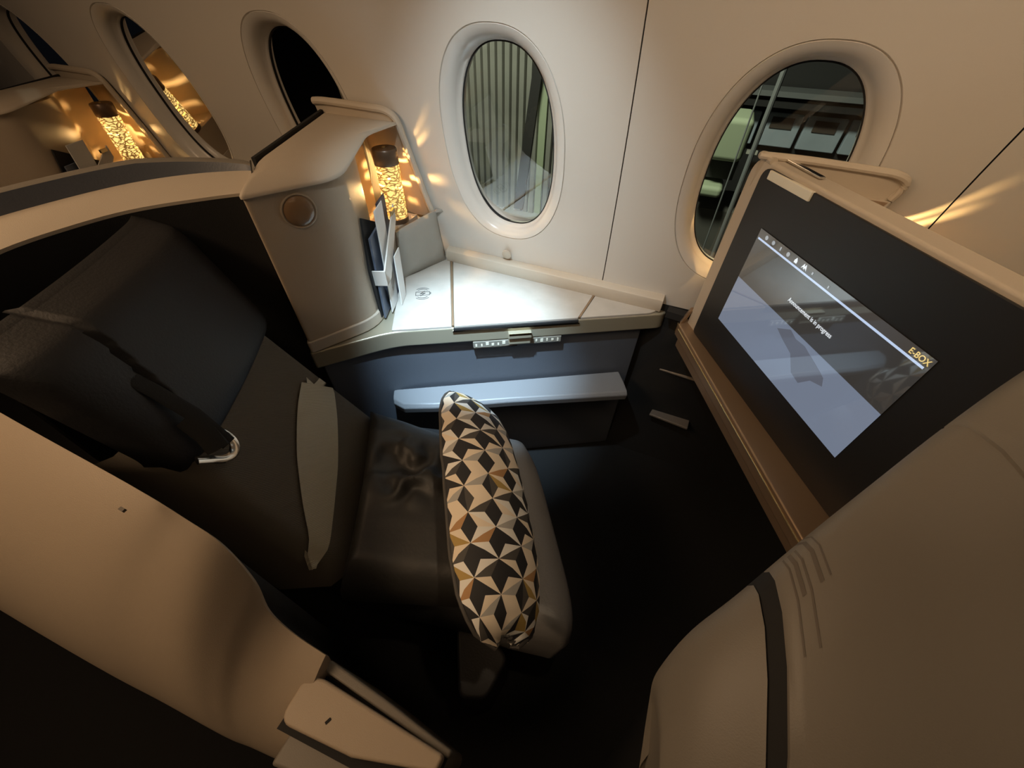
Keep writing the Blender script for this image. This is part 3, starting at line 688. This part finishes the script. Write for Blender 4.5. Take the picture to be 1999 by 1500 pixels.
# footwell
ft = thing('footwell', 'dark footwell recess below the screen unit', 'footwell', tuple(P(1.3, .3, 0)))
obj('lower_lining', MB().loft([[V3((x, Yw(z)-.012, z)) for z in (0.0, .2, .45, .680, .712)] for x in (.470, .8, 1.5)]), 'black', wall)
obj('rear_lining', MB().slab([P(1.52, .33, 0), P(1.52, .05, 0), P(1.52, .05, .584), P(1.52, .33, .584)], P(.02, 0, 0)), 'black', ft)
obj('roof_lining', MB().prism([P2(1.10, .62), P2(1.10, -.10), P2(1.40, .05), P2(1.54, .05), P2(1.54, .34)], .585, .598), 'black', ft)
obj('gap_cover', MB().prism([(.545, 1.098), (.600, 1.092), (.608, 1.125), (.548, 1.130)], .690, .712), 'dark', ft)
ph = [P(1.141, .682, .25), P(1.262, .622, .25), P(1.212, .548, .25), P(1.096, .634, .25)]
tag(obj('footwell_plate', MB().slab(ph, (0, 0, -.010)), 'slate', bevel=.003), 'wider grey plate fixed low in the dark footwell', 'plate', 'grey plates in the footwell')
ph = [P(1.109, .701, .45), P(1.205, .630, .45), P(1.195, .606, .45), P(1.095, .676, .45)]
tag(obj('footwell_plate', MB().slab(ph, (0, 0, -.008)), 'slate', bevel=.003), 'narrow grey plate fixed just under the bronze ledge', 'plate', 'grey plates in the footwell')

# ------------------------------------------------------------------ aisle side panel (lower left)
ap = thing('aisle_panel', 'curved tan aisle side panel at the lower left with folded armrest', 'panel', (-0.2, -0.06, 0.0))
ipts = smooth_curve([(-1.05, .048, 1.0), (-.60, .044, .975), (-.328, .042, .950), (-.077, .045, .920), (.000, .0455, .885), (.046, .044, .850), (.076, .031, .780), (.093, .011, .720), (.131, .003, .680), (.192, .001, .660)], 6)
opts = smooth_curve([(-1.05, -.205, .56), (-.70, -.200, .555), (-.476, -.190, .55), (-.20, -.172, .55), (-.06, -.160, .545), (.037, -.153, .54), (.080, -.150, .53), (.110, -.146, .52), (.150, -.142, .51), (.200, -.136, .50)], 6)
secs = []
for k, (a, b_) in enumerate(zip(ipts, opts)):
    r = []
    r.append(V3((a.x, a.y+.001, a.z-.012))); r.append(V3((a.x, a.y, a.z-.004)))
    for t in (.0, .04, .10, .2, .35, .5, .65, .8, .92, 1.0):
        ang_ = t*math.pi/2; yy = a.y + (b_.y-a.y)*(.30*t+.70*math.sin(ang_)); zz_ = b_.z + (a.z-b_.z)*(.35*(1-t)+.65*math.cos(ang_))
        xx = a.x + (b_.x-a.x)*t; r.append(V3((xx, yy, zz_)))
    r.append(V3((b_.x, b_.y+.01, .35))); r.append(V3((b_.x, b_.y+.03, 0.0)))
    secs.append(r)
obj('outer_shell', MB().loft(secs, cap=True), 'panel', ap, ang=50)
obj('lining', MB().loft([[V3((a.x, a.y-.002, .25)), V3((a.x, a.y-.002, a.z-.008))] for a in ipts]), 'black', ap)
obj('arm_base', MB().prism(round_poly([(.186, .000), (.30, -.008), (.418, -.020), (.420, -.040), (.30, -.115), (.186, -.136)], [0, 0, .01, .01, .04, 0]), .30, .600), 'beige_dim', ap, bevel=.006)
cap_ = [(.176, -.030), (.205, -.024), (.418, -.024), (.416, -.044), (.30, -.078), (.178, -.090)]
obj('armrest_cap', MB().prism(round_poly(cap_, [.015, 0, .008, .008, 0, .02]), .612, .645), 'panel', ap, bevel=.006)
obj('armrest_gap', MB().prism([(.172, -.020), (.42, -.020), (.418, -.055), (.30, -.090), (.170, -.100)], .598, .613), 'dark', ap)
obj('armrest_rail', MB().prism([(.190, .000), (.300, -.006), (.424, -.016), (.424, -.026), (.190, -.016)], .600, .630), 'beige_dim', ap, bevel=.004)
obj('screw_slot', MB().box((.245, -.060, .6456), (.004, .0018, .0006), (V3((.4, .9, 0)).normalized(), V3((.9, -.4, 0)).normalized(), zz)), 'dark', ap)
obj('panel_chip', MB().box((-.035, .018, .930), (.004, .002, .002)), 'scuff', ap)

# ------------------------------------------------------------------ big shell of the suite in front (lower right)
fs = thing('front_suite_shell', 'large curved beige shell of the suite in front, coloured as if in shade, lower right', 'shell', (.95, .15, 0))
E_ = smooth_curve([(.640, .118, .810), (.632, .135, .830), (.635, .155, .850), (.652, .192, .890), (.684, .235, .930), (.731, .302, .980), (.790, .382, 1.020), (.840, .449, 1.070), (.897, .519, 1.110), (.97, .60, 1.14), (1.05, .69, 1.15)], 6)
def lerp_tab(x, tab):
    for (x0, y0), (x1, y1) in zip(tab[:-1], tab[1:]):
        if x <= x1: return y0 + (y1-y0)*max(0, x-x0)/(x1-x0)
    return tab[-1][1]
prof = [(.10, -.09, 0), (.04, -.055, 0), (.002, -.018, 0), (.006, -.004, 0), (.018, .004, 0), (.05, .006, 0), (.10, -.004, 0), (.17, -.030, 0), (.25, -.075, 0), (.33, -.145, 0), (.40, -.25, 0), (.45, -.40, 0), (.47, -1.0, 1)]
def shell_sec(x, o=0.0, d0=None, d1=None):
    i = min(int(x), len(E_)-2); p = E_[i].lerp(E_[i+1], x-i)
    an = math.radians(lerp_tab(x, [(0, 15), (8, 11), (26, 8), (34, 14), (42, 28), (60, 36)])); od = V3((math.sin(an), -math.cos(an), 0)); r = []
    for d, dz, flr in prof:
        if d0 is not None and not (d0 <= d <= d1 and not flr): continue
        dd = d if d <= .05 else .05 + (d-.05)*max(.4, (p.y+.12)/.42)
        q = p + od*dd; r.append(V3((q.x, q.y, 0.0 if flr else max(.02, p.z+dz+o))))
    return r
JG, CG, NE = 26.0, 42.0, 50.0
def rng(a, b): 
    n = max(2, int(round(b-a))); return [a+(b-a)*k/n for k in range(n+1)]
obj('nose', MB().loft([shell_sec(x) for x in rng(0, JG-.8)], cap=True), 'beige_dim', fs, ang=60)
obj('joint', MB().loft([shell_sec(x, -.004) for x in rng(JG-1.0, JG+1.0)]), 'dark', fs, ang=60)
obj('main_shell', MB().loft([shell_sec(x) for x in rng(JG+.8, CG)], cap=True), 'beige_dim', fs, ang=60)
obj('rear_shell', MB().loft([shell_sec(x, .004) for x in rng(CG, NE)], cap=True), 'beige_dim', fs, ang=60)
obj('base', MB().prism([(.72, .08), (.80, .25), (1.0, .46), (1.0, -.12), (.74, -.12)], 0, .66), 'black', fs)
for x, w_, d0, d1 in ((27.8, .14, .006, .10), (28.3, .30, .006, .05), (28.8, .16, .006, .10), (29.6, .30, .0, .05), (30.2, .12, .0, .05)):
    obj('scuff_mark', MB().loft([shell_sec(x-w_/2, .0008, d0, d1), shell_sec(x+w_/2, .0008, d0, d1)]), 'scuff', fs)

# ------------------------------------------------------------------ outside at night
tag(obj('apron', MB().box((0, 14, -5.2), (30, 12, .05)), 'concrete'), 'dark airport apron below the windows', 'ground', kind='structure')
jb = thing('jet_bridge', 'weathered corrugated steel boarding bridge outside the middle window', 'bridge', (-1.6, 5, -5))
sl = MB().prism([(-.040, .02), (-.040, 0), (-.028, -.030), (.028, -.030), (.040, 0), (.040, .02)], -2.5, 2.2)
base_o = None
for i in range(13):
    x = -2.42 + i*.088
    if base_o is None:
        base_o = obj('corrugated_panel', MB().add([p+V3((x, 5.0, 0)) for p in sl.v], sl.f), 'rib', jb)
    else:
        q = base_o.copy(); COL.objects.link(q); q.location = base_o.location + V3((.088*i, 0, 0))
obj('back_sheet', MB().box((-1.9, 5.06, -.2), (.75, .02, 2.4)), 'night', jb)
obj('dark_strut', MB().slab([(-1.325, 4.95, 1.4), (-1.225, 4.95, 1.4), (-1.47, 4.95, -.7), (-1.60, 4.95, -.7)], (0, .05, 0)), 'night', jb)
obj('sill', MB().box((-1.8, 4.9, -.78), (.8, .12, .05)), 'pole', jb)
obj('green_post', MB().slab([(-1.28, 5.0, 1.2), (-1.23, 5.0, 1.2), (-1.25, 5.0, -1.8), (-1.50, 5.0, -1.8)], (0, .06, 0)), 'green', jb)
for i in range(3):
    q = base_o.copy(); COL.objects.link(q); q.location = base_o.location + V3((1.225+.088*i, .05, 0))
gb = thing('service_truck', 'pale green service truck box seen through the right window', 'truck', (.6, 5.2, -5))
obj('box', MB().box((.735, 5.6, .275), (.185, .3, .205)), 'green', gb, bevel=.06)
obj('bumper', MB().box((.70, 5.5, -.25), (.155, .2, .062)), 'green', gb, bevel=.05)
obj('cab_shadow', MB().box((.62, 5.7, -.05), (.30, .2, .10)), 'night', gb)
obj('body', MB().box((.6, 5.9, -2.7), (.6, .4, 2.2)), 'concrete', gb)
pl = thing('lamp_mast', 'slim galvanised twin mast crossing the right window', 'mast', (.85, 4.4, -5))
for xo, w_ in ((0, .007), (.115, .022)):
    obj('mast_tube', MB().tube([(.865+xo, 4.4, -3), (.760+xo, 4.4, 2.4)], w_, 10), 'pole', pl)
bd = thing('terminal_building', 'pale blue clad terminal building across the apron, through the right window', 'building', (2.2, 10.2, -5))
obj('wall', MB().box((2.8, 10.4, -1.9), (2.6, .1, 3.1)), 'night', bd)
for i in range(5):
    x = 1.02 + i*.73
    obj('cladding_panel', MB().box((x, 10.2, -.49), (.33, .06, .27)), 'facade', bd, bevel=.02)
    obj('window_pane', MB().box((x, 10.13, -.36), (.19, .02, .09)), 'brown', bd)
obj('canopy', MB().box((2.4, 9.9, .14), (2.2, .3, .04)), 'pole', bd)
obj('beam', MB().box((2.4, 9.8, -.02), (2.2, .1, .05)), 'night', bd)
for i in range(7): obj('parapet_block', MB().box((1.0+i*.42, 9.9, -.84), (.10, .05, .03)), 'mark', bd)
for o in bpy.data.objects:
    if '_w' in o: del o['_w']
